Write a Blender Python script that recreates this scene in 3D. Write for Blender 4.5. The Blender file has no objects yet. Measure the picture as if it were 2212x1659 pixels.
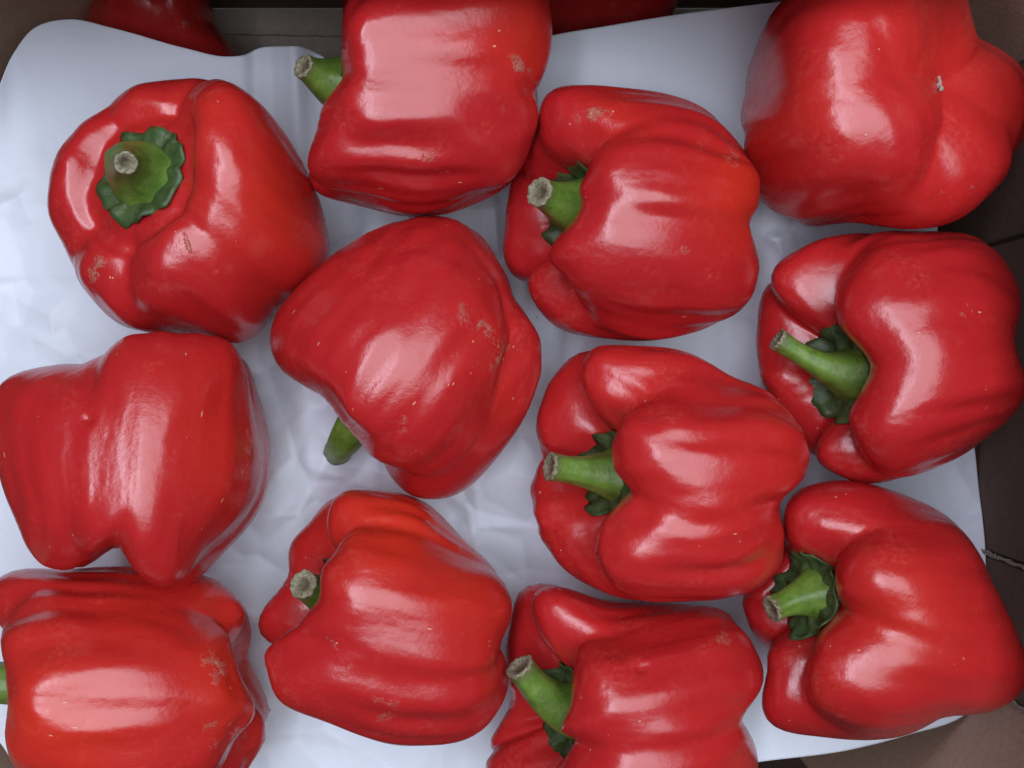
import bpy, bmesh, math, random
import numpy as np
from mathutils import Vector, Matrix
from mathutils.bvhtree import BVHTree

# ------------------------------------------------------------------ scale, camera, light
# photo sketch units: 2212 x 1659 over the frame; one unit is S metres at the pepper mid height
W_D, H_D = 2212.0, 1659.0
CX, CY = W_D/2, H_D/2
S = 0.09/560.0
ZR = 0.043                      # mid height of the top layer of peppers above the paper
FOV = math.radians(54)
DIST = (W_D*S/2)/math.tan(FOV/2)
CAMZ = ZR + DIST

scene = bpy.context.scene
cam_data = bpy.data.cameras.new('camera')
cam_data.sensor_width = 36
cam_data.lens = 18/math.tan(FOV/2)
cam_data.clip_start = 0.01
cam_data.clip_end = 100
cam = bpy.data.objects.new('camera', cam_data)
cam.location = (0, 0, CAMZ)
scene.collection.objects.link(cam)
scene.camera = cam

world = bpy.data.worlds.new('World')
scene.world = world
world.use_nodes = True
bg = world.node_tree.nodes['Background']
bg.inputs[0].default_value = (0.80, 0.88, 1.0, 1)
bg.inputs[1].default_value = 0.03

def area(name, loc, target, sx, sy, radiance, col):
    l = bpy.data.lights.new(name, 'AREA')
    l.shape = 'RECTANGLE'; l.size = sx; l.size_y = sy
    l.energy = radiance*math.pi*sx*sy
    l.color = col
    o = bpy.data.objects.new(name, l)
    o.location = loc
    d = (Vector(target)-Vector(loc)).normalized()
    # keep the lamp's local y along the world y
    z = -d; x = Vector((0, 1, 0)).cross(z).normalized(); y = z.cross(x)
    o.matrix_world = Matrix.Translation(loc) @ Matrix((x, y, z)).transposed().to_4x4()
    scene.collection.objects.link(o)
    return o
area('skylight_lamp', (0.34, 0.16, 1.25), (0.34, 0.16, 0.05), 1.04, 1.25, 3.2, (0.84, 0.92, 1.0))
area('window_lamp', (-0.27, 0.16, 1.24), (-0.27, 0.16, 0.05), 0.12, 0.95, 14.0, (0.86, 0.86, 1.0))

scene.view_settings.view_transform = 'Standard'
scene.view_settings.look = 'None'
scene.view_settings.exposure = 0.40
scene.view_settings.gamma = 1.0

# ------------------------------------------------------------------ helpers
def to_world(dx, dy, z):
    k = S*(CAMZ-z)/DIST
    return np.array([(dx-CX)*k, (CY-dy)*k, z])
def project(P):
    k = DIST/(S*(CAMZ-P[:, 2]))
    return np.stack([CX+P[:, 0]*k, CY-P[:, 1]*k], 1)

def link(o, parent=None):
    scene.collection.objects.link(o)
    if parent is not None:
        o.parent = parent
    return o
def mesh_obj(name, verts, faces, mat, parent=None, smooth=True):
    me = bpy.data.meshes.new(name)
    me.from_pydata([tuple(map(float, v)) for v in verts], [], [tuple(map(int, f)) for f in faces])
    me.update()
    if smooth:
        me.polygons.foreach_set('use_smooth', [True]*len(me.polygons))
    me.materials.append(mat)
    o = bpy.data.objects.new(name, me)
    return link(o, parent)
def bm_obj(name, bm, mat, parent=None, smooth=False):
    me = bpy.data.meshes.new(name)
    bm.to_mesh(me); bm.free()
    if smooth:
        me.polygons.foreach_set('use_smooth', [True]*len(me.polygons))
    me.materials.append(mat)
    return link(bpy.data.objects.new(name, me), parent)
def empty(name, loc, label, cat, group=None):
    o = bpy.data.objects.new(name, None)
    o.location = loc; o.empty_display_size = 0.02
    o['label'] = label; o['category'] = cat
    if group: o['group'] = group
    return link(o)

# ------------------------------------------------------------------ materials
class NT:
    def __init__(s, name):
        s.mat = bpy.data.materials.new(name); s.mat.use_nodes = True
        s.t = s.mat.node_tree; s.b = s.t.nodes['Principled BSDF']
    def n(s, typ, **kw):
        nd = s.t.nodes.new(typ)
        for k, v in kw.items():
            if k.startswith('_'): setattr(nd, k[1:], v)
            else: nd.inputs[k.replace('__', ' ')].default_value = v
        return nd
    def l(s, a, b): s.t.links.new(a, b)
    def ramp(s, fac, stops):
        r = s.t.nodes.new('ShaderNodeValToRGB')
        e = r.color_ramp.elements
        while len(e) < len(stops): e.new(0.5)
        for el, (p, c) in zip(e, stops):
            el.position = p; el.color = c if len(c) == 4 else (*c, 1)
        s.l(fac, r.inputs[0]); return r.outputs[0]
    def noise(s, vec, scale, detail=3, rough=0.55, dist=0.0):
        nd = s.n('ShaderNodeTexNoise', Scale=scale, Detail=detail, Roughness=rough, Distortion=dist)
        s.l(vec, nd.inputs['Vector']); return nd.outputs['Fac']
    def math(s, op, a, b=None, clamp=False):
        nd = s.t.nodes.new('ShaderNodeMath'); nd.operation = op; nd.use_clamp = clamp
        for i, v in enumerate((a, b)):
            if v is None: continue
            if isinstance(v, (int, float)): nd.inputs[i].default_value = v
            else: s.l(v, nd.inputs[i])
        return nd.outputs[0]
    def mix(s, fac, a, b):
        nd = s.t.nodes.new('ShaderNodeMix'); nd.data_type = 'RGBA'
        for sock, v in ((nd.inputs[0], fac), (nd.inputs[6], a), (nd.inputs[7], b)):
            if isinstance(v, (int, float)): sock.default_value = v
            elif isinstance(v, tuple): sock.default_value = v if len(v) == 4 else (*v, 1)
            else: s.l(v, sock)
        return nd.outputs[2]

def skin_material():
    m = NT('red_pepper_skin'); b = m.b
    co = m.n('ShaderNodeTexCoord').outputs['Object']
    loc = m.n('ShaderNodeAttribute', _attribute_name='axial').outputs['Vector']   # position along / around the fruit
    warm = m.n('ShaderNodeAttribute', _attribute_name='warm').outputs['Fac']
    scar = m.n('ShaderNodeAttribute', _attribute_name='scar').outputs['Fac']
    n1 = m.noise(co, 28, 3)
    base = m.mix(m.ramp(n1, [(0.3, (0, 0, 0)), (0.75, (1, 1, 1))]), (0.47, 0.0165, 0.0185), (0.54, 0.0205, 0.0190))
    oi = m.n('ShaderNodeObjectInfo').outputs['Random']
    base = m.mix(m.math('MULTIPLY', oi, 0.7), base, (0.39, 0.0110, 0.0165))
    base = m.mix(m.math('MULTIPLY', m.ramp(m.noise(co, 17, 2), [(0.48, (0, 0, 0)), (0.72, (1, 1, 1))]), 0.45), base, (0.58, 0.031, 0.0140))
    base = m.mix(m.math('MULTIPLY', warm, 0.6, True), base, (0.70, 0.042, 0.012))
    # corky scars: branching crust, only where the fruit carries them
    vein = m.n('ShaderNodeTexNoise', Scale=300.0, Detail=6.0, Roughness=0.68, Distortion=2.2)
    m.l(co, vein.inputs['Vector'])
    r = m.math('ABSOLUTE', m.math('SUBTRACT', vein.outputs['Fac'], 0.5))
    r = m.math('SUBTRACT', 1.0, m.math('MULTIPLY', r, 15.0), True)
    big = m.noise(co, 85, 5, 0.7)
    sm = m.math('MULTIPLY', scar, m.math('MULTIPLY', m.math('SUBTRACT', big, 0.40), 5.0, True))
    crust = m.math('MULTIPLY', m.ramp(sm, [(0.42, (0, 0, 0)), (0.80, (1, 1, 1))]), m.math('ADD', m.math('MULTIPLY', r, 0.95), m.math('MULTIPLY', m.math('SUBTRACT', sm, 0.75, True), 0.9)), True)
    # stray pale flecks and hair-fine streaks all over
    vm = m.n('ShaderNodeMapping', Scale=(1.0, 1.0, 1.0)); m.l(co, vm.inputs['Vector'])
    vo = m.n('ShaderNodeTexVoronoi', Scale=300.0); m.l(vm.outputs[0], vo.inputs['Vector'])
    sep = m.n('ShaderNodeSeparateColor'); m.l(vo.outputs['Color'], sep.inputs[0])
    pick = m.math('GREATER_THAN', sep.outputs[0], 0.93)
    dot = m.math('LESS_THAN', vo.outputs['Distance'], m.math('MULTIPLY', sep.outputs[1], 0.15))
    gate = m.ramp(m.noise(co, 24, 3, 0.6), [(0.47, (0.05, 0.05, 0.05)), (0.60, (1, 1, 1))])
    fleck = m.math('MULTIPLY', m.math('MULTIPLY', pick, dot), gate)
    sv = m.n('ShaderNodeMapping', Scale=(190.0, 900.0, 900.0)); m.l(loc, sv.inputs['Vector'])
    vs = m.n('ShaderNodeTexVoronoi', Scale=1.0); m.l(sv.outputs[0], vs.inputs['Vector'])
    sep2 = m.n('ShaderNodeSeparateColor'); m.l(vs.outputs['Color'], sep2.inputs[0])
    streak = m.math('MULTIPLY', m.math('GREATER_THAN', sep2.outputs[0], m.math('SUBTRACT', 0.9955, m.math('MULTIPLY', scar, 0.06))), m.math('LESS_THAN', vs.outputs['Distance'], 0.20))
    fine = m.ramp(m.noise(co, 900, 4, 0.7), [(0.58, (0, 0, 0)), (0.75, (1, 1, 1))])
    base = m.mix(m.math('MULTIPLY', fine, 0.10), base, (0.80, 0.16, 0.10))
    bloom = m.math('MULTIPLY', m.ramp(m.noise(co, 45, 5, 0.7, 0.8), [(0.52, (0, 0, 0)), (0.74, (1, 1, 1))]), m.ramp(m.noise(co, 520, 4, 0.7), [(0.46, (0, 0, 0)), (0.66, (1, 1, 1))]))
    base = m.mix(m.math('MULTIPLY', bloom, 0.30), base, (0.80, 0.20, 0.13))
    base = m.mix(m.math('MULTIPLY', fleck, 0.55), base, (0.85, 0.42, 0.28))
    base = m.mix(m.math('MULTIPLY', streak, 0.75), base, (0.82, 0.50, 0.30))
    base = m.mix(m.math('MULTIPLY', crust, 0.62), base, (0.80, 0.50, 0.34))
    m.l(base, b.inputs['Base Color'])
    rg = m.math('ADD', 0.16, m.math('MULTIPLY', m.noise(co, 120, 6, 0.7), 0.20))
    rg = m.math('ADD', rg, m.math('MULTIPLY', crust, 0.10))
    m.l(rg, b.inputs['Roughness'])
    b.inputs['IOR'].default_value = 1.62
    b.inputs['Specular IOR Level'].default_value = 0.5
    b.inputs['Subsurface Weight'].default_value = 0.12
    b.inputs['Subsurface Radius'].default_value = (1.0, 0.12, 0.08)
    b.inputs['Subsurface Scale'].default_value = 0.004
    # relief: waxy long ripples, small pits, raised crust
    rm = m.n('ShaderNodeMapping', Scale=(26.0, 110.0, 110.0)); m.l(loc, rm.inputs['Vector'])
    rip = m.noise(rm.outputs[0], 1.0, 2, 0.5)
    bp1 = m.n('ShaderNodeBump', Strength=0.5, Distance=0.0013); m.l(rip, bp1.inputs['Height'])
    bp2 = m.n('ShaderNodeBump', Strength=0.5, Distance=0.00030)
    m.l(m.noise(co, 330, 5, 0.65), bp2.inputs['Height']); m.l(bp1.outputs[0], bp2.inputs['Normal'])
    bp3 = m.n('ShaderNodeBump', Strength=0.7, Distance=0.0005)
    m.l(m.math('ADD', m.math('MULTIPLY', crust, 1.0), m.math('MULTIPLY', m.math('ADD', streak, fleck), 0.25)), bp3.inputs['Height']); m.l(bp2.outputs[0], bp3.inputs['Normal'])
    m.l(bp3.outputs[0], b.inputs['Normal'])
    return m.mat

def green_material(name, c1, c2, grey, rough):
    m = NT(name); b = m.b
    co = m.n('ShaderNodeTexCoord').outputs['Object']
    t = m.n('ShaderNodeAttribute', _attribute_name='along').outputs['Fac']
    n1 = m.noise(co, 160, 4, 0.6)
    base = m.mix(m.ramp(n1, [(0.35, (0, 0, 0)), (0.68, (1, 1, 1))]), c1, c2)
    n2 = m.ramp(m.noise(co, 420, 5, 0.7, 0.6), [(0.55, (0, 0, 0)), (0.70, (1, 1, 1))])
    base = m.mix(m.math('MULTIPLY', n2, grey), base, (0.16, 0.16, 0.11))
    dark = m.ramp(m.noise(co, 700, 3, 0.6), [(0.62, (0, 0, 0)), (0.72, (1, 1, 1))])
    base = m.mix(m.math('MULTIPLY', dark, 0.5), base, (0.015, 0.02, 0.006))
    base = m.mix(m.ramp(t, [(0.90, (0, 0, 0)), (1.0, (0.8, 0.8, 0.8))]), base, (0.10, 0.09, 0.04))
    m.l(base, b.inputs['Base Color'])
    b.inputs['Roughness'].default_value = rough
    bp = m.n('ShaderNodeBump', Strength=0.5, Distance=0.0006); m.l(m.noise(co, 330, 5, 0.65), bp.inputs['Height'])
    m.l(bp.outputs[0], b.inputs['Normal'])
    return m.mat

def cut_material():
    m = NT('dry_cut_stem_end'); b = m.b
    co = m.n('ShaderNodeTexCoord').outputs['Object']
    n = m.noise(co, 900, 5, 0.7, 0.8)
    base = m.ramp(n, [(0.30, (0.07, 0.055, 0.03)), (0.50, (0.22, 0.20, 0.125)), (0.70, (0.42, 0.385, 0.28))])
    t = m.n('ShaderNodeAttribute', _attribute_name='along').outputs['Fac']
    base = m.mix(m.ramp(t, [(0.30, (0.8, 0.8, 0.8)), (0.62, (0, 0, 0))]), base, (0.085, 0.06, 0.03))
    m.l(base, b.inputs['Base Color']); b.inputs['Roughness'].default_value = 0.8
    bp = m.n('ShaderNodeBump', Strength=0.35, Distance=0.0008); m.l(n, bp.inputs['Height']); m.l(bp.outputs[0], b.inputs['Normal'])
    return m.mat

def paper_material():
    m = NT('white_wrapping_paper'); b = m.b
    co = m.n('ShaderNodeTexCoord').outputs['Object']
    n = m.noise(co, 60, 4, 0.6)
    base = m.mix(n, (0.70, 0.76, 0.855), (0.76, 0.81, 0.895))
    vo = m.n('ShaderNodeTexVoronoi', Scale=95.0); m.l(co, vo.inputs['Vector'])
    sep = m.n('ShaderNodeSeparateColor'); m.l(vo.outputs['Color'], sep.inputs[0])
    sp = m.math('MULTIPLY', m.math('GREATER_THAN', sep.outputs[0], 0.93), m.math('LESS_THAN', vo.outputs['Distance'], m.math('MULTIPLY', sep.outputs[1], 0.10)))
    base = m.mix(m.math('MULTIPLY', sp, 0.6), base, (0.20, 0.18, 0.17))
    m.l(base, b.inputs['Base Color']); b.inputs['Roughness'].default_value = 0.62
    b.inputs['Specular IOR Level'].default_value = 0.3
    bp = m.n('ShaderNodeBump', Strength=0.15, Distance=0.0004); m.l(m.noise(co, 700, 5, 0.6), bp.inputs['Height'])
    bp2 = m.n('ShaderNodeBump', Strength=0.25, Distance=0.002); m.l(m.noise(co, 55, 4, 0.55, 0.7), bp2.inputs['Height']); m.l(bp.outputs[0], bp2.inputs['Normal'])
    m.l(bp2.outputs[0], b.inputs['Normal'])
    return m.mat

def cardboard_material(name, c1, c2):
    m = NT(name); b = m.b
    co = m.n('ShaderNodeTexCoord').outputs['Object']
    mp = m.n('ShaderNodeMapping', Scale=(1.0, 1.0, 1.6)); m.l(co, mp.inputs['Vector'])
    n = m.noise(mp.outputs[0], 420, 6, 0.75)
    n2 = m.noise(co, 25, 3)
    base = m.mix(m.ramp(n, [(0.35, (0, 0, 0)), (0.65, (1, 1, 1))]), c1, c2)
    base = m.mix(m.math('MULTIPLY', n2, 0.35), base, tuple(x*0.6 for x in c1))
    fib = m.ramp(m.noise(co, 1500, 3, 0.6), [(0.66, (0, 0, 0)), (0.76, (1, 1, 1))])
    base = m.mix(m.math('MULTIPLY', fib, 0.35), base, tuple(min(1, x*1.7) for x in c2))
    m.l(base, b.inputs['Base Color']); b.inputs['Roughness'].default_value = 0.85
    b.inputs['Specular IOR Level'].default_value = 0.2
    bp = m.n('ShaderNodeBump', Strength=0.35, Distance=0.0008); m.l(n, bp.inputs['Height']); m.l(bp.outputs[0], b.inputs['Normal'])
    return m.mat

M_SKIN = skin_material()
M_STEM = green_material('green_pepper_stem', (0.085, 0.165, 0.020), (0.165, 0.275, 0.042), 0.22, 0.38)
M_CALYX = green_material('green_calyx', (0.028, 0.058, 0.015), (0.064, 0.110, 0.032), 0.8, 0.5)
M_CUT = cut_material()
M_PAPER = paper_material()
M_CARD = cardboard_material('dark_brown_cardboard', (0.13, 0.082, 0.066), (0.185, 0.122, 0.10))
M_CORNER = cardboard_material('lit_brown_cardboard', (0.52, 0.33, 0.245), (0.64, 0.43, 0.33))  # light on the corner walls put into a paler base colour
M_CARD_GREY = cardboard_material('grey_brown_cardboard', (0.50, 0.43, 0.37), (0.62, 0.54, 0.47))
M_FUZZ = cardboard_material('torn_cardboard_fibre', (0.32, 0.26, 0.21), (0.45, 0.39, 0.33))

# ------------------------------------------------------------------ pepper body: lobed fruit with a sunken stem end
LOBE = np.array([(0, .42), (.14, .42), (.26, .48), (.33, .70), (.45, .93), (.63, 1.0), (.82, .93), (.95, .69), (1.0, .30), (1.0, -.14), (.965, -.52), (.84, -.83), (.62, -.98), (.42, -.985), (.20, -.88), (0, -.80)])
GROOVE = np.array([(0, .42), (.13, .42), (.22, .44), (.31, .50), (.42, .58), (.55, .61), (.70, .54), (.81, .38), (.87, .10), (.87, -.20), (.81, -.48), (.67, -.70), (.48, -.80), (.31, -.85), (.15, -.83), (0, -.80)])
W_TOP = np.array([0, 0, .5, 1, 1, 1, 1, .75, .3, 0, 0, 0, 0, 0, 0, 0])
W_MID = np.array([0, 0, 0, 0, 0, 0, .0, .25, .7, 1, .7, .25, 0, 0, 0, 0])
W_BOT = np.array([0, 0, 0, 0, 0, 0, 0, 0, 0, 0, .3, .75, 1, 1, 1, 0])
def spline(C, n):
    C = np.asarray(C, float)
    if C.ndim == 1: C = C[:, None]
    m = len(C); t = np.linspace(0, m-1, n)
    E = np.concatenate([2*C[:1]-C[1:2], C, 2*C[-1:]-C[-2:-1]])
    i = np.clip(t.astype(int), 0, m-2); f = (t-i)[:, None]
    p0, p1, p2, p3 = E[i], E[i+1], E[i+2], E[i+3]
    return (p0*(1-f)**3+p1*(3*f**3-6*f*f+4)+p2*(-3*f**3+3*f*f+3*f+1)+p3*f**3)/6      # uniform B-spline: no wiggles
def fruit_grid(spec, R, H, nt=170, na=300):
    L, G = LOBE.copy(), GROOVE.copy()
    cav, cwid = spec.get('cav', 0.42), spec.get('cwid', 1.0)
    for M in (L, G):
        M[:3, 1] += cav-0.42
        M[3, 1] = M[3, 1]*0.6+0.4*max(M[3, 1], cav+0.1)
        M[1:4, 0] *= cwid
        M[4, 0] *= 0.5+0.5*cwid
    if spec.get('dim'):
        L[-3:, 1] = (-1.0, -1.01, -1.02); G[-4:, 1] = (-.90, -.97, -1.01, -1.02)
    L, G = spline(L, nt), spline(G, nt)
    wt, wm, wb = spline(W_TOP, nt), spline(W_MID, nt), spline(W_BOT, nt)
    th = np.linspace(0, 2*np.pi, na, endpoint=False)[None, :]
    keep = np.ones((nt, na))
    for gr in spec['grooves']:
        phi, dm, dt, db = gr[:4]; wid = (gr[4] if len(gr) > 4 else 40)*1.38
        d = np.abs((th-math.radians(phi)+np.pi) % (2*np.pi)-np.pi)/math.radians(wid)
        x = np.clip(d, 0, 1)
        sharp = (1-np.sqrt(x*x+0.0036)+0.06).clip(0, 1)**2.0; soft = (1-x*x)**2
        f = wt*dt*(0.75*sharp+0.25*soft)+wb*db*(0.7*sharp+0.3*soft)+wm*dm*soft
        keep *= 1-np.clip(f, 0, 1)
    f = 1-keep
    rho = L[:, :1]*(1-f)+G[:, :1]*f
    s = L[:, 1:]*(1-f)+G[:, 1:]*f
    for (phi, mt, mb, wid) in spec.get('ends', []):
        d = ((th-math.radians(phi)+np.pi) % (2*np.pi)-np.pi)/math.radians(wid)
        g = np.exp(-d*d)
        s = s+g*(mt-1)*np.clip(s-cav, 0, None)*wt+g*(mb-1)*np.clip(-0.5-s, -9, None)*-1*wb*0
        s = s-g*(mb-1)*wb*0.9*np.clip(rho/0.45, 0, 1)
    rho = rho*R; s = s*H
    idx = np.arange(nt*na).reshape(nt, na)
    F = np.stack([idx[:-1], np.roll(idx, -1, 1)[:-1], np.roll(idx, -1, 1)[1:], idx[1:]], -1).reshape(-1, 4)
    return th+0*rho, rho, s, F[:, ::-1]

def vnormals(V, F):
    n = np.cross(V[F[:, 2]]-V[F[:, 0]], V[F[:, 3]]-V[F[:, 1]])
    N = np.zeros_like(V)
    for k in range(4):
        np.add.at(N, F[:, k], n)
    return N/np.maximum(np.linalg.norm(N, axis=1), 1e-12)[:, None]

NB = 90
def poly_radius(poly, c):
    th = (np.arange(NB)+0.5)/NB*2*np.pi-np.pi
    P = np.array(poly, float)-c
    Q = np.roll(P, -1, 0)
    R = np.zeros(NB)
    for i, t in enumerate(th):
        d = np.array([math.cos(t), math.sin(t)])
        E = Q-P
        den = d[0]*E[:, 1]-d[1]*E[:, 0]
        den = np.where(abs(den) < 1e-9, 1e-9, den)
        r = (P[:, 0]*E[:, 1]-P[:, 1]*E[:, 0])/den
        s = (P[:, 0]*d[1]-P[:, 1]*d[0])/den
        ok = (r > 0) & (s >= -1e-6) & (s <= 1+1e-6)
        R[i] = r[ok].max() if ok.any() else 0
    return R
def circ_smooth(a, n):
    for _ in range(n):
        a = 0.25*np.roll(a, 1)+0.5*a+0.25*np.roll(a, -1)
    return a

def smooth_poly(poly, per=5):
    P = np.array(poly, float); n = len(P); out = []
    for i in range(n):
        p0, p1, p2, p3 = P[i-1], P[i], P[(i+1) % n], P[(i+2) % n]
        for k in range(per):
            t = k/per
            out.append(0.5*((2*p1)+(-p0+p2)*t+(2*p0-5*p1+4*p2-p3)*t*t+(-p0+3*p1-3*p2+p3)*t**3))
    return np.array(out)

def pepper(spec):
    rng = np.random.default_rng(spec['seed'])
    R = spec.get('R', 0.042); H = spec.get('H', 0.043)
    az, el = math.radians(spec['az']), math.radians(spec['el'])
    a = np.array([math.cos(az)*math.cos(el), math.sin(az)*math.cos(el), math.sin(el)])
    up = np.array([0, 0, 1.0])
    if abs(a[2]) > 0.97: up = np.array([0, 1.0, 0])
    u = up-a*(up @ a); u /= np.linalg.norm(u)
    v = np.cross(a, u)
    TH_, RO_, SS_, F = fruit_grid(spec, R, H)
    V = (SS_[..., None]*a+(RO_*np.cos(TH_))[..., None]*u+(RO_*np.sin(TH_))[..., None]*v).reshape(-1, 3)
    # soft dents and long ripples of the grown skin
    N = vnormals(V, F)
    loc = np.stack([V @ a, V @ u, V @ v], 1)
    phi = np.arctan2(loc[:, 2], loc[:, 1])
    disp = np.zeros(len(V))
    for i in range(7):
        w = rng.normal(size=3)*np.array([45, 70, 70]); ph = rng.uniform(0, 6.28)
        disp += 0.00022*np.sin(loc @ w+ph)
    for i in range(9):
        w = rng.normal(size=3)*np.array([20, 300, 300]); ph = rng.uniform(0, 6.28)
        disp += 0.00010*np.sin(loc @ w+ph)
    rr = np.hypot(loc[:, 1], loc[:, 2])
    fade = np.exp(-(loc[:, 0]/(0.62*H))**4)*spec.get('rip', 1.0)
    for nq, am in ((9, .00022), (14, .00026), (19, .00024), (25, .00019), (31, .00009)):
        p1, p2, p3 = rng.uniform(0, 6.28, 3)
        disp += am*fade*np.sin(nq*phi+p1+rng.uniform(-30, 30)*loc[:, 0]+0.8*np.sin(2*phi+p2))*(0.6+0.6*np.sin(3*phi+p3+60*loc[:, 0]))
    disp *= np.clip(rr/0.018, 0, 1)
    V = V+N*disp[:, None]
    # set it down, then draw the outline out to its own lopsided shape
    poly = smooth_poly(spec['outline'])
    c = np.array(spec['c'], float)
    zc = spec.get('z', ZR)
    Rt = poly_radius(poly, c)
    V0 = V
    st = spec.get('stem') or (dict(base=spec['blossom']) if spec.get('blossom') else None)
    ib = 0 if spec.get('stem') else len(V)-1
    org = np.array(spec.get('o', spec['c']), float)
    for trial in range(4 if st else 1):
        V = V0+to_world(org[0], org[1], zc)
        for it in range(3):
            d2 = project(V)-c
            r = np.hypot(d2[:, 0], d2[:, 1]); th = np.arctan2(d2[:, 1], d2[:, 0])
            b = np.clip(((th+np.pi)/(2*np.pi)*NB).astype(int), 0, NB-1)
            Rm = np.zeros(NB); np.maximum.at(Rm, b, r)
            fac = circ_smooth(Rt/np.maximum(Rm, 1), (12, 6, 4)[it])
            f0 = fac.mean()
            x = (th+np.pi)/(2*np.pi)*NB-0.5
            i0 = np.floor(x).astype(int); fr = x-i0
            ff = fac[i0 % NB]*(1-fr)+fac[(i0+1) % NB]*fr
            rm = Rm[i0 % NB]*(1-fr)+Rm[(i0+1) % NB]*fr
            w = np.clip(r/np.maximum(rm, 1), 0, 1)
            w = w*w*(3-2*w)
            s = f0+(ff-f0)*w
            kz = S*(CAMZ-V[:, 2])/DIST
            V[:, 0] += d2[:, 0]*(s-1)*kz
            V[:, 1] -= d2[:, 1]*(s-1)*kz
        if st:
            got = project(V[ib:ib+1])[0]
            org = org+0.8*(np.array(st['base'])-got)
    for (dx, dy, rad, depth) in spec.get('dents', []):
        d2 = project(V)-np.array([dx, dy])
        q = np.hypot(d2[:, 0], d2[:, 1])/rad
        N = vnormals(V, F)
        wt = np.exp(-q*q*1.5)*(N[:, 2] > 0.1)
        V = V-N*(wt*depth)[:, None]
    base_z = V[:, 2].min()
    cw = to_world(c[0], c[1], zc)
    root = empty('bell_pepper', (cw[0], cw[1], base_z), spec['label'], 'pepper', spec.get('group', 'red bell peppers on the white paper'))
    off = np.array([cw[0], cw[1], base_z])
    Vl = V-off
    body = mesh_obj('body', Vl, F, M_SKIN, root)
    me = body.data
    pd = project(V)
    warm = np.zeros(len(V)); scar = np.zeros(len(V))
    for (dx, dy, rad, s) in spec.get('warm', []):
        warm = np.maximum(warm, s*np.exp(-(((pd-np.array([dx, dy]))**2).sum(1))/(rad*rad)))
    N = vnormals(V, F)
    vis = np.clip(N[:, 2]*4, 0, 1)
    for sc in spec.get('scars', []):
        if len(sc) == 4: (dx, dy, rx, s) = sc; ry, ang = rx, 0
        else: (dx, dy, rx, ry, ang, s) = sc
        d2 = pd-np.array([dx, dy]); ca, sa = math.cos(math.radians(ang)), math.sin(math.radians(ang))
        q1 = d2[:, 0]*ca+d2[:, 1]*sa; q2 = -d2[:, 0]*sa+d2[:, 1]*ca
        scar = np.maximum(scar, s*np.exp(-(q1/rx)**2-(q2/ry)**2)*vis)
    at = me.attributes.new('warm', 'FLOAT', 'POINT'); at.data.foreach_set('value', warm.astype(np.float32))
    at = me.attributes.new('scar', 'FLOAT', 'POINT'); at.data.foreach_set('value', scar.astype(np.float32))
    at = me.attributes.new('axial', 'FLOAT_VECTOR', 'POINT')
    at.data.foreach_set('vector', (loc+spec['seed']*0.37).astype(np.float32).ravel())
    # stem end
    if spec.get('stem'):
        st = spec['stem']
        bvh = BVHTree.FromPolygons([tuple(p) for p in Vl], [tuple(map(int, q)) for q in F])
        b = Vl[ib]
        print('STEM', spec['seed'], st['base'], project(V[ib:ib+1])[0].round(), 'z', V[ib, 2].round(4), 'org', org.round())
        make_calyx(root, bvh, b+a*st.get('lift', 0.0055), a, u, v, st, rng)
        make_stem(root, b, a, to_world(st['tip'][0], st['tip'][1], st['tip'][2])-off, st, rng)
    if spec.get('blossom'):
        dx, dy = spec['blossom']
        i = np.argmin(np.where(N[:, 2] > 0, ((pd-np.array([dx, dy]))**2).sum(1), 1e9))
        make_blossom(root, Vl[i], N[i], rng)
    return root

def make_calyx(root, bvh, b, a, u, v, st, rng):
    rc = st.get('rc', 0.0135)*1.03; nr, nt = 9, 72
    ph = rng.uniform(0, 6.28, 6)
    verts, faces = [], []
    for j in range(2):
        pass
    top = []
    for i in range(nr+1):
        for k in range(nt):
            t = 2*np.pi*k/nt
            edge = 1+0.035*math.cos(6*t+ph[0])+0.03*math.cos(5*t+ph[1])+0.03*math.cos(11*t+ph[2])+0.02*math.cos(19*t+ph[3])
            rr = rc*edge*(i/nr)
            p = b+(math.cos(t)*u+math.sin(t)*v)*rr
            h = bvh.ray_cast(Vector(p+a*0.03), Vector(-a), 0.06)
            q = np.array(h[0]) if h[0] is not None else p
            rise = (q-p) @ a
            x = i/nr
            rise = max(min(rise, 0.0045*x*x+0.001), 0.0 if st.get('lift', 1) else -0.005)
            q = p+a*rise
            x = i/nr
            ruf = 0.0007*math.sin(9*t+ph[4])*x+0.0005*math.sin(15*t+ph[5])*x*x+0.0005*math.sin(7*t+3*x*4+ph[2])*x
            top.append(q+a*(0.0010+0.0006*x*x+ruf+0.0010*math.sin(x*math.pi)*0.5))
    nv = len(top)
    verts = top+[p-a*0.0011 for p in top]
    for i in range(nr):
        for k in range(nt):
            k2 = (k+1) % nt
            q = (i*nt+k, (i+1)*nt+k, (i+1)*nt+k2, i*nt+k2)
            faces.append(q); faces.append(tuple(x+nv for x in reversed(q)))
    for k in range(nt):
        k2 = (k+1) % nt
        faces.append((nr*nt+k, nr*nt+nv+k, nr*nt+nv+k2, nr*nt+k2))
    mesh_obj('calyx', verts, faces, M_CALYX, root)

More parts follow.
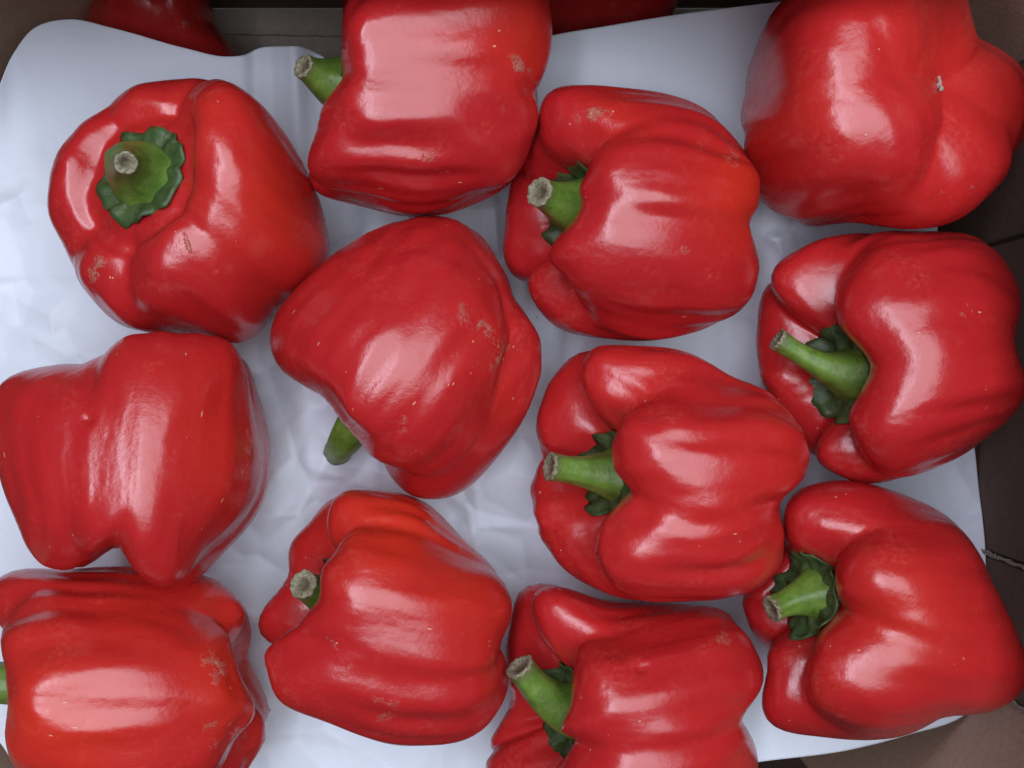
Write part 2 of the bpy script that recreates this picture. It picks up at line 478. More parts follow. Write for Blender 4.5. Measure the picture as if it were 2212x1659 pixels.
def tube(path, radii, ridges, rng, nt=36, squash=1.0):
    P = np.array(path); n = len(P)
    T = np.gradient(P, axis=0); T /= np.linalg.norm(T, axis=1)[:, None]
    ref = np.array([0.13, 0.31, 0.94])
    e1 = np.cross(T[0], ref); e1 /= np.linalg.norm(e1)
    V = []; ph = rng.uniform(0, 6.28, 3)
    for i in range(n):
        e1 = e1-T[i]*(e1 @ T[i]); e1 /= np.linalg.norm(e1)
        e2 = np.cross(T[i], e1)
        for k in range(nt):
            t = 2*np.pi*k/nt
            r = radii[i]*(1+ridges*math.cos(5*t+ph[0])+0.6*ridges*math.cos(8*t+ph[1]+i*0.1)+0.3*ridges*math.cos(3*t+ph[2]))
            V.append(P[i]+(math.cos(t)*e1+math.sin(t)*e2*squash)*r)
    F = [(i*nt+k, i*nt+(k+1) % nt, (i+1)*nt+(k+1) % nt, (i+1)*nt+k) for i in range(n-1) for k in range(nt)]
    return V, F, T, e1

def make_stem(root, b, a, tip, st, rng):
    n = 26; ts = np.linspace(0, 1, n)
    L = np.linalg.norm(tip-b)
    c1 = b+a*L*0.45
    p0 = b+a*(st.get('lift', 0.0055)-0.0015)
    path = [(1-t)**2*p0+2*t*(1-t)*c1+t*t*tip for t in ts]
    rb, rt = st.get('rb', 0.0088), st.get('rt', 0.0048)
    pw = st.get('pw', 1.25)
    radii = [rt+(rb-rt)*(1-t)**pw+0.0006*max(0, (t-0.85)/0.15) for t in ts]
    radii[-1] *= 0.97
    nt = 36
    V, F, T, e1 = tube(path, radii, 0.030, rng, nt)
    o = mesh_obj('stem', V, F, M_STEM, root)
    al = o.data.attributes.new('along', 'FLOAT', 'POINT')
    al.data.foreach_set('value', np.repeat(ts, nt).astype(np.float32))
    # the dry cut: a lipped, hollowed cap
    t = T[-1]; ring = [np.array(p) for p in V[-nt:]]; ctr = np.mean(ring, 0)
    CV, CF = [], []
    prof = [(1.0, -0.0006), (1.015, 0.0001), (0.96, 0.0004), (0.80, 0.0004), (0.58, 0.0000), (0.38, -0.0007), (0.16, -0.0012)]
    for (q, h) in prof:
        for k in range(nt):
            CV.append(ctr+(ring[k]-ctr)*q*(1+0.02*math.sin(k*1.7))+t*(h+0.00018*math.sin(k*1.9+q*11)+0.00010*rng.normal()))
    CV.append(ctr-t*0.0012)
    for i in range(len(prof)-1):
        for k in range(nt):
            CF.append((i*nt+k, i*nt+(k+1) % nt, (i+1)*nt+(k+1) % nt, (i+1)*nt+k))
    last = (len(prof)-1)*nt
    for k in range(nt):
        CF.append((last+k, last+(k+1) % nt, len(CV)-1))
    ce = mesh_obj('cut_end', CV, CF, M_CUT, o)
    al = ce.data.attributes.new('along', 'FLOAT', 'POINT')
    al.data.foreach_set('value', np.array([q for q, _ in prof for k in range(nt)]+[0.0], np.float32))

def make_blossom(root, p, n, rng):
    V, F = [], []
    for q in range(4):
        d = rng.normal(size=3); d -= n*(d @ n); d /= np.linalg.norm(d)
        pth = [p+d*s*0.0026*(0.6+0.2*q)+n*(0.0004+0.0006*math.sin(s*3)) for s in np.linspace(-0.3, 1, 6)]
        v, f, _, _ = tube(pth, [0.0003, 0.0005, 0.0005, 0.0004, 0.0006, 0.0003], 0.1, rng, 8)
        F += [tuple(x+len(V) for x in ff) for ff in f]; V += v
    mesh_obj('blossom_scar', V, F, M_FUZZ, root)

SPECS = [
 dict(seed=1, rip=0.5, c=(408, 455), az=140, el=62, R=0.044, H=0.038, cav=0.72, cwid=1.45,
  label='red pepper with its green calyx and stem facing straight up, upper left of the photo',
  outline=[(372,172),(430,168),(485,174),(545,205),(600,265),(640,325),(690,425),(712,510),(712,560),(695,605),(650,640),(605,665),(575,705),(545,733),(510,746),(470,737),(400,727),(330,720),(265,705),(215,665),(165,600),(140,535),(112,490),(100,440),(110,370),(135,310),(175,265),(225,235),(255,205),(310,178)],
  grooves=[(116,.45,.85,.6),(165,.3,.55,.3,36),(-104,.45,.75,.5,40),(-57,.45,.85,.6,40),(0,.2,.55,.3,38)],
  stem=dict(base=(318, 386), bz=0.07, tip=(272,352,0.100), lift=0, rb=0.0122, rt=0.0028, rc=0.0162),
  scars=[(262,250,22,0.9),(215,590,45,1.0),(400,470,40,0.6),(408,535,6,42,-20,1.3),(545,600,40,0.5),(610,430,40,0.5)], warm=[(600,420,170,0.5),(470,240,120,0.4)],
  ),
 dict(seed=2, rip=2.1, c=(935, 175), az=180, el=8, R=0.047, H=0.042, z=0.047,
  label='red pepper cropped by the upper edge, its stem pointing left over the wavy paper',
  outline=[(745,-20),(735,60),(735,140),(700,200),(682,240),(690,280),(658,330),(656,375),(690,420),(760,443),(870,468),(960,464),(1050,430),(1110,392),(1150,310),(1168,240),(1160,200),(1185,150),(1196,60),(1187,0),(1150,-70),(1050,-115),(930,-120),(820,-100)],
  ends=[(-60,1.2,1,25),(180,1.2,1,60)],
  grooves=[(-12,.35,.6,1,36),(62,.5,.9,.8),(-85,.6,1,1),(-140,.5,1,.8),(130,.5,1,.8)],
  stem=dict(base=(775, 188), bz=0.045, tip=(655,143,0.062), rb=0.0135, rt=0.0035, rc=0.0125, pw=1.15, lift=0.004),
  scars=[(930,360,55,0.8),(1130,150,50,20,50,1.0),(1040,290,50,0.5),(1060,100,60,0.3)], warm=[(1120,60,110,0.5)]),
 dict(seed=3, rip=0.6, c=(1905, 215), az=194, el=-52, R=0.046, H=0.042, z=0.047,
  label='red pepper showing its blossom end with a tiny dry scar, upper right',
  outline=[(1690,0),(1650,60),(1615,150),(1605,230),(1598,290),(1615,370),(1640,430),(1690,470),(1760,492),(1840,484),(1920,493),(2000,496),(2080,470),(2150,410),(2190,350),(2225,260),(2228,180),(2190,120),(2140,90),(2108,62),(2095,0),(2050,-60),(1950,-90),(1800,-80)],
  grooves=[(155,.6,.9,1),(8,.3,.7,.7,40),(-68,.5,.9,1),(-140,.4,.8,.6)],
  blossom=(2025,185), scars=[(2060,430,60,35,-30,1.0),(1930,120,40,0.3)], warm=[(2000,60,120,0.3)]),
 dict(seed=4, rip=1.5, c=(1370, 462), az=176, el=22, R=0.044, H=0.043,
  label='red pepper with pale rubbed scratches on its upper shoulder and a tilted stem',
  outline=[(1165,215),(1200,190),(1260,180),(1340,187),(1430,200),(1500,222),(1560,265),(1592,310),(1630,350),(1642,400),(1640,450),(1619,490),(1640,530),(1642,580),(1625,640),(1590,680),(1510,715),(1430,735),(1340,735),(1250,725),(1190,700),(1155,655),(1140,622),(1105,600),(1087,550),(1090,480),(1102,400),(1130,330),(1158,280)],
  ends=[(178,1.2,1,80)],
  grooves=[(42,.6,.9,.8,36),(-5,.12,.4,1,34),(-78,.5,1,.8,36),(-132,.6,1,.8),(150,.3,.6,.6)],
  stem=dict(base=(1288, 455), bz=0.04, tip=(1165,415,0.066), rb=0.012, rt=0.0044, rc=0.0162, pw=1.3),
  scars=[(1275,250,55,18,-15,1.2),(1580,350,50,0.7),(1490,640,60,0.4),(1480,540,20,0.6)], warm=[(1600,420,120,0.6),(1350,240,100,0.3)]),
 dict(seed=5, dim=1, rip=0.22, c=(880, 775), az=232, el=-12, R=0.046, H=0.044, z=0.046,
  label='broad red pepper with a whitish corky scar, stem tucked beneath, in the middle',
  outline=[(940,465),(1000,480),(1050,520),(1090,580),(1110,630),(1124,668),(1150,690),(1170,745),(1165,820),(1140,890),(1090,970),(1030,1040),(980,1072),(920,1080),(870,1065),(840,1030),(800,985),(770,950),(740,915),(715,880),(680,850),(640,830),(610,810),(585,765),(585,710),(600,670),(640,620),(700,565),(760,520),(820,490),(880,470)],
  grooves=[(-64,1,1,.9,27),(70,.2,.4,.1),(150,.4,.7,.4),(-140,.5,.8,.5)],
  stem=dict(base=(775,905), bz=0.035, tip=(730,975,0.022), rb=0.0078, rt=0.0047, rc=0.0085, lift=-0.002),
  scars=[(1040,710,70,22,50,1.3),(1080,770,20,55,20,1.0),(1010,690,30,0.9),(860,910,55,0.6),(735,760,30,0.6),(1000,790,40,0.9)]),
 dict(seed=6, rip=1.5, c=(1925, 770), az=183, el=25, R=0.044, H=0.045,
  label='red pepper with a long bent pale green stem, at the right edge',
  outline=[(1735,530),(1790,510),(1850,503),(1950,498),(2050,498),(2110,510),(2160,550),(2195,600),(2208,650),(2205,700),(2191,748),(2215,790),(2215,850),(2190,900),(2130,950),(2060,995),(1980,1025),(1900,1045),(1840,1040),(1800,1020),(1750,985),(1700,930),(1655,850),(1632,760),(1636,690),(1650,620),(1680,570)],
  ends=[(178,1.18,1,80)],
  grooves=[(6,.15,.3,1,34),(82,.25,1,.4,36),(130,.6,1,.8),(-125,.6,1,.8),(-80,.3,.95,.5,34)],
  stem=dict(base=(1868, 805), bz=0.045, tip=(1680,733,0.060), rb=0.0115, rt=0.0033, rc=0.0162, pw=2.4),
  scars=[(2090,670,35,0.6),(2060,850,30,0.4)]),
 dict(seed=7, rip=0.5, c=(285, 990), az=88, el=-14, R=0.047, H=0.044, z=0.052,
  label='two-lobed red pepper with a deep cleft at its lower end, no stem in view',
  outline=[(0,822),(50,800),(110,783),(195,780),(230,750),(270,725),(340,715),(430,718),(490,735),(520,760),(560,850),(583,950),(580,1050),(550,1120),(500,1180),(470,1210),(430,1250),(390,1273),(340,1270),(290,1242),(265,1205),(245,1172),(215,1215),(180,1235),(110,1230),(65,1195),(30,1120),(0,1040),(-15,950),(-15,870)],
  grooves=[(-9,.7,.3,.8,32),(92,.75,.6,.5,30),(-102,.6,.6,.5),(175,.5,.6,.8)],
  scars=[(540,960,15,110,5,0.9),(440,1110,60,15,-60,0.6),(180,930,18,0.5)], dents=[(190,905,14,0.0012)], warm=[(470,900,140,0.3)]),
 dict(seed=8, rip=1.5, c=(1440, 1025), az=177, el=21, R=0.046, H=0.044, z=0.046,
  label='glossy red pepper with a straight stem ending in a pale squared cut',
  outline=[(1210,790),(1250,760),(1310,745),(1390,745),(1470,755),(1530,780),(1580,812),(1640,832),(1700,880),(1740,940),(1748,1000),(1740,1040),(1705,1075),(1676,1096),(1698,1130),(1700,1180),(1680,1230),(1640,1270),(1570,1295),(1480,1300),(1400,1300),(1330,1290),(1270,1265),(1230,1240),(1190,1200),(1165,1150),(1148,1090),(1146,1050),(1160,990),(1158,910),(1170,855),(1195,820)],
  ends=[(178,1.2,1,80)],
  grooves=[(54,.65,1,.8,34),(-8,.22,.7,1,34),(108,.6,1,.8),(178,.4,.9,.8),(-82,.5,1,.7,36)],
  stem=dict(base=(1362, 1025), bz=0.045, tip=(1188,1007,0.064), rb=0.011, rt=0.0042, rc=0.0138, pw=2.2),
  scars=[(1640,900,60,0.4),(1560,840,30,15,20,0.7)]),
 dict(seed=9, rip=1.5, c=(845, 1340), az=166, el=19, R=0.045, H=0.043,
  label='red pepper with an orange-tinged scuffed top and a short stubby stem',
  outline=[(672,1130),(690,1095),(740,1062),(800,1058),(870,1065),(930,1090),(990,1150),(1040,1200),(1090,1255),(1106,1310),(1102,1350),(1084,1388),(1100,1430),(1102,1480),(1080,1530),(1040,1580),(990,1605),(930,1612),(850,1610),(780,1590),(700,1560),(630,1535),(590,1500),(578,1465),(582,1435),(562,1390),(560,1340),(575,1300),(612,1262),(624,1238),(618,1200),(632,1160)],
  ends=[(178,1.18,1,80)],
  grooves=[(-8,.2,.5,1,34),(62,.65,.9,.8,34),(112,.5,1,.8),(-122,.6,1,.8),(-76,.4,.8,.5,30)],
  stem=dict(base=(768, 1300), bz=0.045, tip=(655,1262,0.066), rb=0.0095, rt=0.0042, rc=0.0140),
  scars=[(900,1140,70,25,20,0.8),(830,1530,70,0.6),(1000,1200,50,0.7),(720,1390,40,12,40,0.9),(760,1450,60,0.5)], warm=[(860,1130,150,1.0),(1000,1230,130,0.7)]),
 dict(seed=10, rip=1.5, c=(300, 1480), az=180, el=9, R=0.049, H=0.045, z=0.046,
  label='red pepper with its green stem cut off by the left edge, lower left corner',
  outline=[(-15,1260),(40,1220),(110,1226),(250,1222),(440,1240),(510,1290),(546,1345),(540,1420),(575,1500),(582,1560),(550,1640),(480,1720),(350,1760),(200,1760),(80,1720),(20,1640),(10,1560),(12,1440),(-10,1380),(-25,1310)],
  ends=[(95,1.15,1.12,34),(-95,1.15,1.14,34),(180,1.2,1.05,50)], grooves=[(58,.9,.85,.65,30),(-58,.9,.85,.65,30),(112,.5,.7,.5),(-120,.5,.7,.5),(180,.5,.8,.5)],
  stem=dict(base=(135,1475), bz=0.05, tip=(-70,1470,0.058), rb=0.0085, rt=0.0062, rc=0.009, lift=-0.002),
  scars=[(470,1440,60,0.8),(400,1340,60,25,-10,0.6),(480,1590,70,0.8),(130,1580,50,0.5)], warm=[(130,1560,180,0.8),(500,1430,120,0.7),(300,1330,150,0.4)]),
 dict(seed=11, rip=0.5, c=(1905, 1330), az=172, el=25, R=0.048, H=0.046, z=0.048,
  label='red pepper with a wide smooth heart-shaped lobe, lower right by the brown box corner',
  outline=[(1690,1095),(1720,1060),(1790,1037),(1870,1040),(1960,1070),(2040,1110),(2100,1170),(2138,1240),(2180,1320),(2212,1390),(2225,1440),(2205,1500),(2140,1545),(2050,1550),(1960,1588),(1880,1600),(1780,1596),(1690,1580),(1650,1550),(1640,1500),(1660,1440),(1640,1400),(1610,1340),(1605,1280),(1650,1200),(1690,1150)],
  ends=[(178,1.18,1,80)],
  grooves=[(-3,.3,1,.15,44),(54,.7,1,.8,34),(-68,.8,1,.8,34),(-125,.6,1,.8),(140,.5,.8,.8)],
  stem=dict(base=(1782, 1285), bz=0.045, tip=(1667,1316,0.064), rb=0.0105, rt=0.0039, rc=0.0138, pw=1.8),
  scars=[(1800,1075,50,15,10,0.9),(1850,1400,30,0.4)], warm=[(1950,1330,140,0.5)]),
 dict(seed=12, rip=1.5, c=(1370, 1540), az=180, el=22, R=0.047, H=0.045, z=0.043,
  label='red pepper cropped by the bottom edge in the middle, its stem pointing up left',
  outline=[(1108,1300),(1130,1265),(1180,1255),(1240,1270),(1300,1290),(1400,1300),(1520,1305),(1580,1330),(1625,1390),(1650,1450),(1648,1500),(1606,1548),(1636,1600),(1640,1660),(1620,1740),(1550,1800),(1400,1820),(1250,1800),(1130,1740),(1060,1690),(1045,1610),(1090,1555),(1098,1480),(1086,1400),(1105,1340)],
  ends=[(178,1.2,1,80)],
  grooves=[(-3,.25,.6,1,34),(62,.6,1,.7,34),(115,.6,1,.8),(-82,.6,1,.7,36),(-145,.5,1,.8)],
  stem=dict(base=(1278, 1530), bz=0.042, tip=(1122,1440,0.062), rb=0.011, rt=0.0044, rc=0.0157, pw=1.5),
  dents=[(1385,1440,20,0.0015),(1398,1430,8,-0.001)], scars=[(1560,1380,40,0.6),(1490,1480,40,0.3)]),
 dict(seed=13, rip=0.3, c=(345, 30), az=100, el=30, R=0.046, H=0.044, z=-0.052,
  label='dark shaded red pepper half hidden behind the paper, top left of the photo', group='peppers of the lower layer',
  outline=[(330,-150),(420,-90),(450,-10),(480,65),(527,124),(500,190),(380,200),(250,170),(185,100),(190,20),(235,-80)],
  grooves=[(20,.6,1,1),(110,.6,1,1),(-70,.6,1,1),(200,.6,1,1)], scars=[(400,55,20,0.7)]),
 dict(seed=14, rip=0.3, c=(1295, -55), az=60, el=30, R=0.046, H=0.044, z=-0.052,
  label='dark shaded red pepper peeking over the paper, top middle of the photo', group='peppers of the lower layer',
  outline=[(1300,-220),(1420,-180),(1470,-60),(1450,40),(1380,110),(1230,120),(1130,60),(1110,-60),(1170,-180)],
  grooves=[(20,.6,1,1),(110,.6,1,1),(-70,.6,1,1),(200,.6,1,1)]),
]
for sp in SPECS:
    pepper(sp)

# ------------------------------------------------------------------ paper sheet between the layers
def catmull(pts, n):
    P = np.array(pts, float)
    seg = np.linalg.norm(np.diff(P[:, :2], axis=0), axis=1)
    s = np.concatenate([[0], np.cumsum(seg)]); s /= s[-1]
    m = np.gradient(P, s, axis=0)
    t = np.linspace(0, 1, n)
    i = np.clip(np.searchsorted(s, t, 'right')-1, 0, len(P)-2)
    h = (s[i+1]-s[i])[:, None]; u = ((t-s[i])[:, None])/h
    return (2*u**3-3*u**2+1)*P[i]+(u**3-2*u**2+u)*h*m[i]+(-2*u**3+3*u**2)*P[i+1]+(u**3-u**2)*h*m[i+1]

top = [(-150,420,.004),(-60,300,.010),(-5,195,.014),(30,115,.016),(75,60,.018),(150,42,.018),(240,60,.016),(400,104,.010),(490,122,.006),(525,119,.006),(560,104,.010),(610,100,.011),(650,101,.010),(690,118,.006),(740,150,.004),(860,150,.002),(1050,120,.004),(1195,76,.008),(1300,58,.009),(1440,35,.010),(1600,14,.012),(1760,-4,.012),(1930,-20,.010)]
right = [(1930,-20,.010),(1990,200,.004),(2020,400,.002),(2025,490,.001),(2045,620,.001),(2092,860,.001),(2105,965,.002),(2115,1060,.002),(2128,1180,.004),(2130,1240,.005),(2134,1400,.004),(2126,1500,.004)]
bottom = [(-150,1470,0),(-70,1535,0),(0,1605,0),(40,1662,0),(110,1715,0),(300,1748,0),(800,1725,0),(1400,1680,.0),(1640,1646,.002),(1850,1617,.003),(1960,1588,.004),(2085,1543,.004),(2126,1500,.004)]
left = [(-150,420,.004),(-160,800,0),(-160,1200,0),(-150,1470,0)]
NU, NV = 460, 340
T_, B_ = catmull(top, NU), catmull(bottom, NU)
L_, R_ = catmull(left, NV), catmull(right, NV)
u = np.linspace(0, 1, NU)[:, None, None]; v = np.linspace(0, 1, NV)[None, :, None]
C = (1-v)*T_[:, None]+v*B_[:, None]+(1-u)*L_[None]+u*R_[None]-((1-u)*(1-v)*T_[0]+u*(1-v)*T_[-1]+(1-u)*v*B_[0]+u*v*B_[-1])
D = C[..., :2].reshape(-1, 2)
# the raised rim flattens out towards the middle
uu = np.broadcast_to(u[..., 0], (NU, NV)).ravel(); vv = np.broadcast_to(v[..., 0], (NU, NV)).ravel()
z = np.broadcast_to(T_[:, None, 2], (NU, NV)).ravel()*np.clip(1-vv/0.22, 0, 1)**2
z = np.maximum(z, np.broadcast_to(R_[None, :, 2], (NU, NV)).ravel()*np.clip(1-(1-uu)/0.08, 0, 1)**2)
rng = np.random.default_rng(5)
def crease(x0, y0, x1, y1, amp, w, sharp=1.0):
    a = np.array([x0, y0]); b = np.array([x1, y1]); ab = b-a; L = np.linalg.norm(ab)
    t = ((D-a) @ ab)/L**2
    d = ((D-a) @ np.array([-ab[1], ab[0]]))/L
    e = np.clip(1-np.abs(2*t-1), 0, 1)**0.6*((t > 0) & (t < 1))
    p = np.clip(1-np.abs(d)/w, 0, 1)
    return amp*e*(p**1.5 if sharp else p*p*(3-2*p))
zz = np.zeros(len(D))
for (x, a_, w) in ((545, .0016, 22), (585, -.0014, 26), (635, .0026, 30), (680, -.0012, 28)):   # corrugations by the stem at the top
    zz += crease(x-6, -30, x+12, 420, a_, w, 0)
for (x0, y0, x1, y1, am, w) in ((-60,600,230,590,.0012,40),(0,690,170,780,.0018,45),(140,700,60,800,-.0016,50),(120,300,60,330,.001,40),(90,320,130,330,.001,60),(1065,420,1075,560,.004,30),(1060,520,1090,560,.003,40),(700,560,780,480,.0018,40),(620,850,760,1000,.002,55),(560,780,640,900,-.0016,50),(640,1000,820,1060,.0022,45),(800,1040,660,1130,-.002,50),(930,1100,1010,1180,.0024,45),(1000,1060,1040,1230,.002,40),(560,1150,640,1080,.0016,50),(1650,520,1720,510,.002,25),(1660,500,1700,560,.0018,25),(1600,700,1690,720,.0012,60),(1640,500,1640,640,-.001,50),(2050,980,2110,1090,.0012,40),(1100,900,1160,1000,.0014,40),(540,1300,600,1500,.001,60),(620,1600,900,1640,.001,60),(1040,1180,1130,1260,-.0016,45)):
    zz += crease(x0, y0, x1, y1, am, w)
for i in range(150):
    x, y = rng.uniform(-100, 2150), rng.uniform(380, 1700)
    t = rng.uniform(0, 6.28); L = rng.uniform(60, 200)
    zz += crease(x, y, x+L*math.cos(t), y+L*math.sin(t), rng.choice([-1, 1])*rng.uniform(.0005, .0019)*(1.0 if x < 1250 else 0.5), rng.uniform(18, 55))
for i in range(12):
    w = rng.normal(size=2)*0.012
    zz += 0.0003*np.sin(D @ w+rng.uniform(0, 6.28))
# crumpled facets: folded ridges in patches
crum = np.zeros(len(D))
for (cx, cy, rad, am) in ((80, 680, 230, 0.75), (640, 900, 330, 1.25), (1010, 1150, 260, 1.1), (1080, 500, 160, 1.2), (740, 520, 160, .9), (1700, 520, 170, .9), (560, 1250, 260, .8), (800, 1660, 400, .5), (1650, 800, 200, .45), (2090, 1050, 200, .4), (200, 300, 330, .12)):
    msk = np.exp(-(((D[:, 0]-cx)**2+(D[:, 1]-cy)**2)/rad**2))
    wsum = msk*am if cx == 80 else wsum+msk*am
# crisp facets: upper and lower envelopes of many small tilted patches
for sgn, n_, sl in ((1, 230, 0.16), (-1, 230, 0.16), (1, 700, 0.12)):
    pts = np.stack([rng.uniform(-160, 2200, n_), rng.uniform(-20, 1780, n_)], 1)
    gs = rng.normal(size=(n_, 2))*sl; cs = rng.normal(size=n_)*0.0006
    q_ = 5.0 if n_ < 500 else 14.0
    best = np.full(len(D), -9.0)
    for p_, g_, c_ in zip(pts, gs, cs):
        dx_ = (D[:, 0]-p_[0])*S*1.1; dy_ = (D[:, 1]-p_[1])*S*1.1
        np.maximum(best, c_+g_[0]*dx_+g_[1]*dy_-q_*(dx_*dx_+dy_*dy_), out=best)
    best -= best.mean()
    crum += sgn*best*(1.7 if n_ < 500 else 0.85)
crum *= np.clip(wsum, 0, 1.25)
zz = zz*1.3+crum
z = z+zz-0.0025
k = S*(CAMZ-z)/DIST
PV = np.stack([(D[:, 0]-CX)*k, (CY-D[:, 1])*k, z], 1)
PF = [(i*NV+j, i*NV+j+1, (i+1)*NV+j+1, (i+1)*NV+j) for i in range(NU-1) for j in range(NV-1)]
paper = mesh_obj('paper_sheet', PV, PF, M_PAPER)
sol = paper.modifiers.new('thickness', 'SOLIDIFY'); sol.thickness = 0.00022; sol.offset = -1
paper['label'] = 'crumpled white paper sheet laid under the peppers in the box'
paper['category'] = 'paper'

# ------------------------------------------------------------------ cardboard box with cut corners
Z0, Z1 = -0.092, 0.085
K0 = S*(CAMZ)/DIST
def oct_pt(dx, dy): return ((dx-CX)*K0, (CY-dy)*K0)
corners = [oct_pt(*p) for p in ((180,-172),(1790,-172),(2146,170),(2146,1486),(1862,1810),(90,1810),(-190,1480),(-190,248))]   # clockwise in the photo
box = empty('cardboard_box', (0, 0, Z0-0.004), 'open brown cardboard box with cut corners holding the peppers', 'box')
boff = Vector((0, 0, Z0-0.004))
TH = 0.004
def panel(name, p, q, z0, z1, inset, th, mat, parent=box, bev=0.0006, label=None, splay=0.0):
    p = Vector((*p, 0)); q = Vector((*q, 0))
    d = (q-p).normalized(); inn = Vector((d.y, -d.x, 0))      # inward for a clockwise ring
    if inn.dot(-(p+q)/2) < 0: inn = -inn
    bm = bmesh.new()
    vs = []
    for zz_ in (z0, z1):
        for e in (p, q):
            for o_ in (inset, inset-th):
                w = e+inn*(o_-(splay if zz_ == z1 else 0)); vs.append(bm.verts.new((w.x, w.y, zz_-boff.z)))
    a0, a1, b0, b1, c0, c1, d0, d1 = vs
    for f in ((a0, b0, d0, c0), (a1, c1, d1, b1), (a0, a1, b1, b0), (c0, d0, d1, c1), (a0, c0, c1, a1), (b0, b1, d1, d0)):
        bm.faces.new(f)
    bmesh.ops.recalc_face_normals(bm, faces=bm.faces)
    bmesh.ops.bevel(bm, geom=bm.edges[:], offset=min(bev, th*0.3), segments=1, affect='EDGES')
    o = bm_obj(name, bm, mat, parent)
    if label: o['label'] = label
    return o
def lerp(p, q, t): return (p[0]+(q[0]-p[0])*t, p[1]+(q[1]-p[1])*t)
names = ['side_wall', 'corner_wall']*4
for i in range(8):
    p, q = corners[i], corners[(i+1) % 8]
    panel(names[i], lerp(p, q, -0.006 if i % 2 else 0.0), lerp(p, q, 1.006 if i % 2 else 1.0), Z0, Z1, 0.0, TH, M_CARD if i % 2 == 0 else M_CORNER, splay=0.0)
# inner lining of the right wall, in three pieces
p, q = corners[2], corners[3]
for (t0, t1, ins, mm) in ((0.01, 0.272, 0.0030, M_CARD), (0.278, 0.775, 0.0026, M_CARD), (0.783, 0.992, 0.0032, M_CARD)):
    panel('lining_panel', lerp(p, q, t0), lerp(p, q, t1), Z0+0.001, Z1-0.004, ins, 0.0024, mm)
# torn fibres hanging along the seam of the right wall
def torn(t, zlo, zhi, sd):
    r = random.Random(sd); w = lerp(p, q, t); V, F = [], []
    rr = np.random.default_rng(sd)
    n = 26
    for j in range(2):
        pth = [np.array([w[0]-0.0036-0.0004*r.random(), w[1]+0.0007*r.gauss(0, 1)*0.6+0.0006*j, zlo+(zhi-zlo)*i/(n-1)-boff.z]) for i in range(n)]
        vv_, ff, _, _ = tube(pth, [0.00035+0.0004*r.random() for _ in range(n)], 0.1, rr, 7)
        F += [tuple(x+len(V) for x in f) for f in ff]; V += vv_
    for i in range(9):
        zb = zlo+(zhi-zlo)*r.random()**1.5
        b = np.array([w[0]-0.0038, w[1], zb-boff.z]); L = r.uniform(0.0015, 0.006)*(1.6 if i == 0 else 1)
        dr = np.array([-0.3, r.uniform(0.2, 1.0), r.uniform(-0.8, 0.8)])
        pth = [b+dr*L*s+np.array([0, 0, 0.0012*math.sin(s*4+i)]) for s in np.linspace(0, 1, 7)]
        vv_, ff, _, _ = tube(pth, [0.0004, 0.00035, 0.0003, 0.00035, 0.0003, 0.00025, 0.0001], 0.1, rr, 6)
        F += [tuple(x+len(V) for x in f) for f in ff]; V += vv_
    mesh_obj('torn_edge', V, F, M_FUZZ, box)
torn(0.779, -0.03, Z1-0.01, 3)
torn(0.995, 0.0, Z1-0.01, 8)
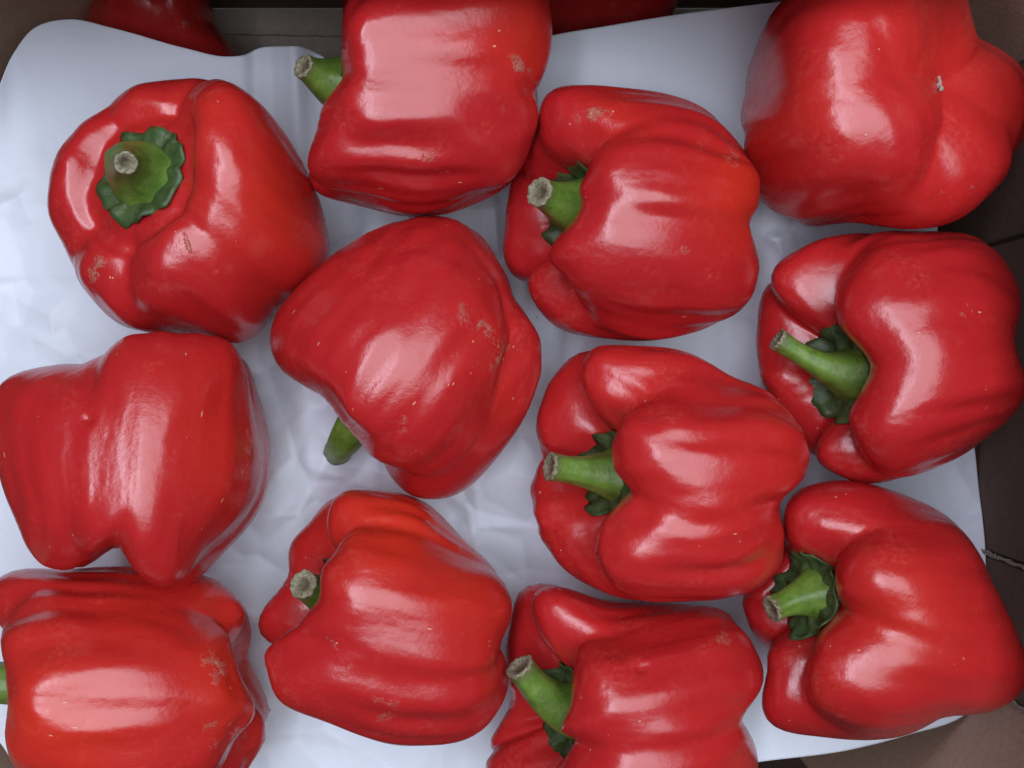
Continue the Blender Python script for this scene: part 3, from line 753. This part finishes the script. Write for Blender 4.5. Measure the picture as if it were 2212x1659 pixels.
# unseen half folded flaps, added to shade the far and the right side
def shade_flap(p, q, t0, t1, z0, z1, lean):
    p0, q0 = Vector((*lerp(p, q, t0), 0)), Vector((*lerp(p, q, t1), 0))
    d = (q0-p0).normalized(); inn = Vector((d.y, -d.x, 0))
    if inn.dot(-(p0+q0)/2) < 0: inn = -inn
    bm = bmesh.new(); n = 14; vs = []
    for k in range(n+1):
        f = k/n; e = p0+(q0-p0)*f; rows = []
        for (o_, z_) in ((0.0, z0), (lean*0.55, z0+(z1-z0)*0.52), (lean, z1)):
            for t_ in (0.0, 0.004):
                w = e+inn*(o_+0.0006*math.sin(f*9+o_*60)); rows.append(bm.verts.new((w.x, w.y, z_+t_-boff.z)))
        vs.append(rows)
    for k in range(n):
        A, B = vs[k], vs[k+1]
        for i0, i1 in ((0, 2), (2, 4), (4, 5), (5, 3), (3, 1), (1, 0)):
            bm.faces.new((A[i0], A[i1], B[i1], B[i0]))
    for rows in (vs[0], vs[-1]):
        bm.faces.new((rows[0], rows[2], rows[3], rows[1])); bm.faces.new((rows[2], rows[4], rows[5], rows[3]))
    bmesh.ops.recalc_face_normals(bm, faces=bm.faces)
    bm_obj('shade_flap', bm, M_CORNER, box)
shade_flap(corners[0], corners[1], -0.10, 1.10, Z1+0.001, Z1+0.018, 0.064)
shade_flap(corners[2], corners[3], 0.02, 0.98, Z1+0.001, Z1+0.018, 0.026)
# base of the box
bm = bmesh.new()
bot = [bm.verts.new((x, y, 0.0)) for x, y in corners]
topv = [bm.verts.new((x, y, 0.0035)) for x, y in corners]
bm.faces.new(topv[::-1]); bm.faces.new(bot)
for i in range(8):
    j = (i+1) % 8
    bm.faces.new((bot[i], topv[i], topv[j], bot[j]))
bmesh.ops.recalc_face_normals(bm, faces=bm.faces)
base = bm_obj('base', bm, M_CARD_GREY, box)
kb = S*(CAMZ-Z0)/DIST
bm = bmesh.new()
xs = np.linspace((380-CX)*kb, (1500-CX)*kb, 60); rs = random.Random(4); rows = []
for x in xs:
    y = (CY-74-(x/kb+CX-480)*0.018)*kb+rs.gauss(0, 0.00012); w_ = 0.00045*(0.4+rs.random())
    rows.append([bm.verts.new((x, y-w_, 0.0036)), bm.verts.new((x, y, 0.0036+0.0006)), bm.verts.new((x, y+w_, 0.0036))])
for A, B in zip(rows, rows[1:]):
    bm.faces.new((A[0], B[0], B[1], A[1])); bm.faces.new((A[1], B[1], B[2], A[2]))
bm_obj('score_line', bm, M_FUZZ, base)
# the surface the box stands on
g = NT('grey_concrete'); gc = g.n('ShaderNodeTexCoord').outputs['Object']
g.l(g.ramp(g.noise(gc, 14, 6, 0.65), [(0.3, (0.16, 0.155, 0.15)), (0.7, (0.27, 0.265, 0.255))]), g.b.inputs['Base Color']); g.b.inputs['Roughness'].default_value = 0.9
ground = mesh_obj('ground', [(-3, -3, Z0-0.006), (3, -3, Z0-0.006), (3, 3, Z0-0.006), (-3, 3, Z0-0.006)], [(0, 1, 2, 3)], g.mat, None, False)
ground['kind'] = 'structure'
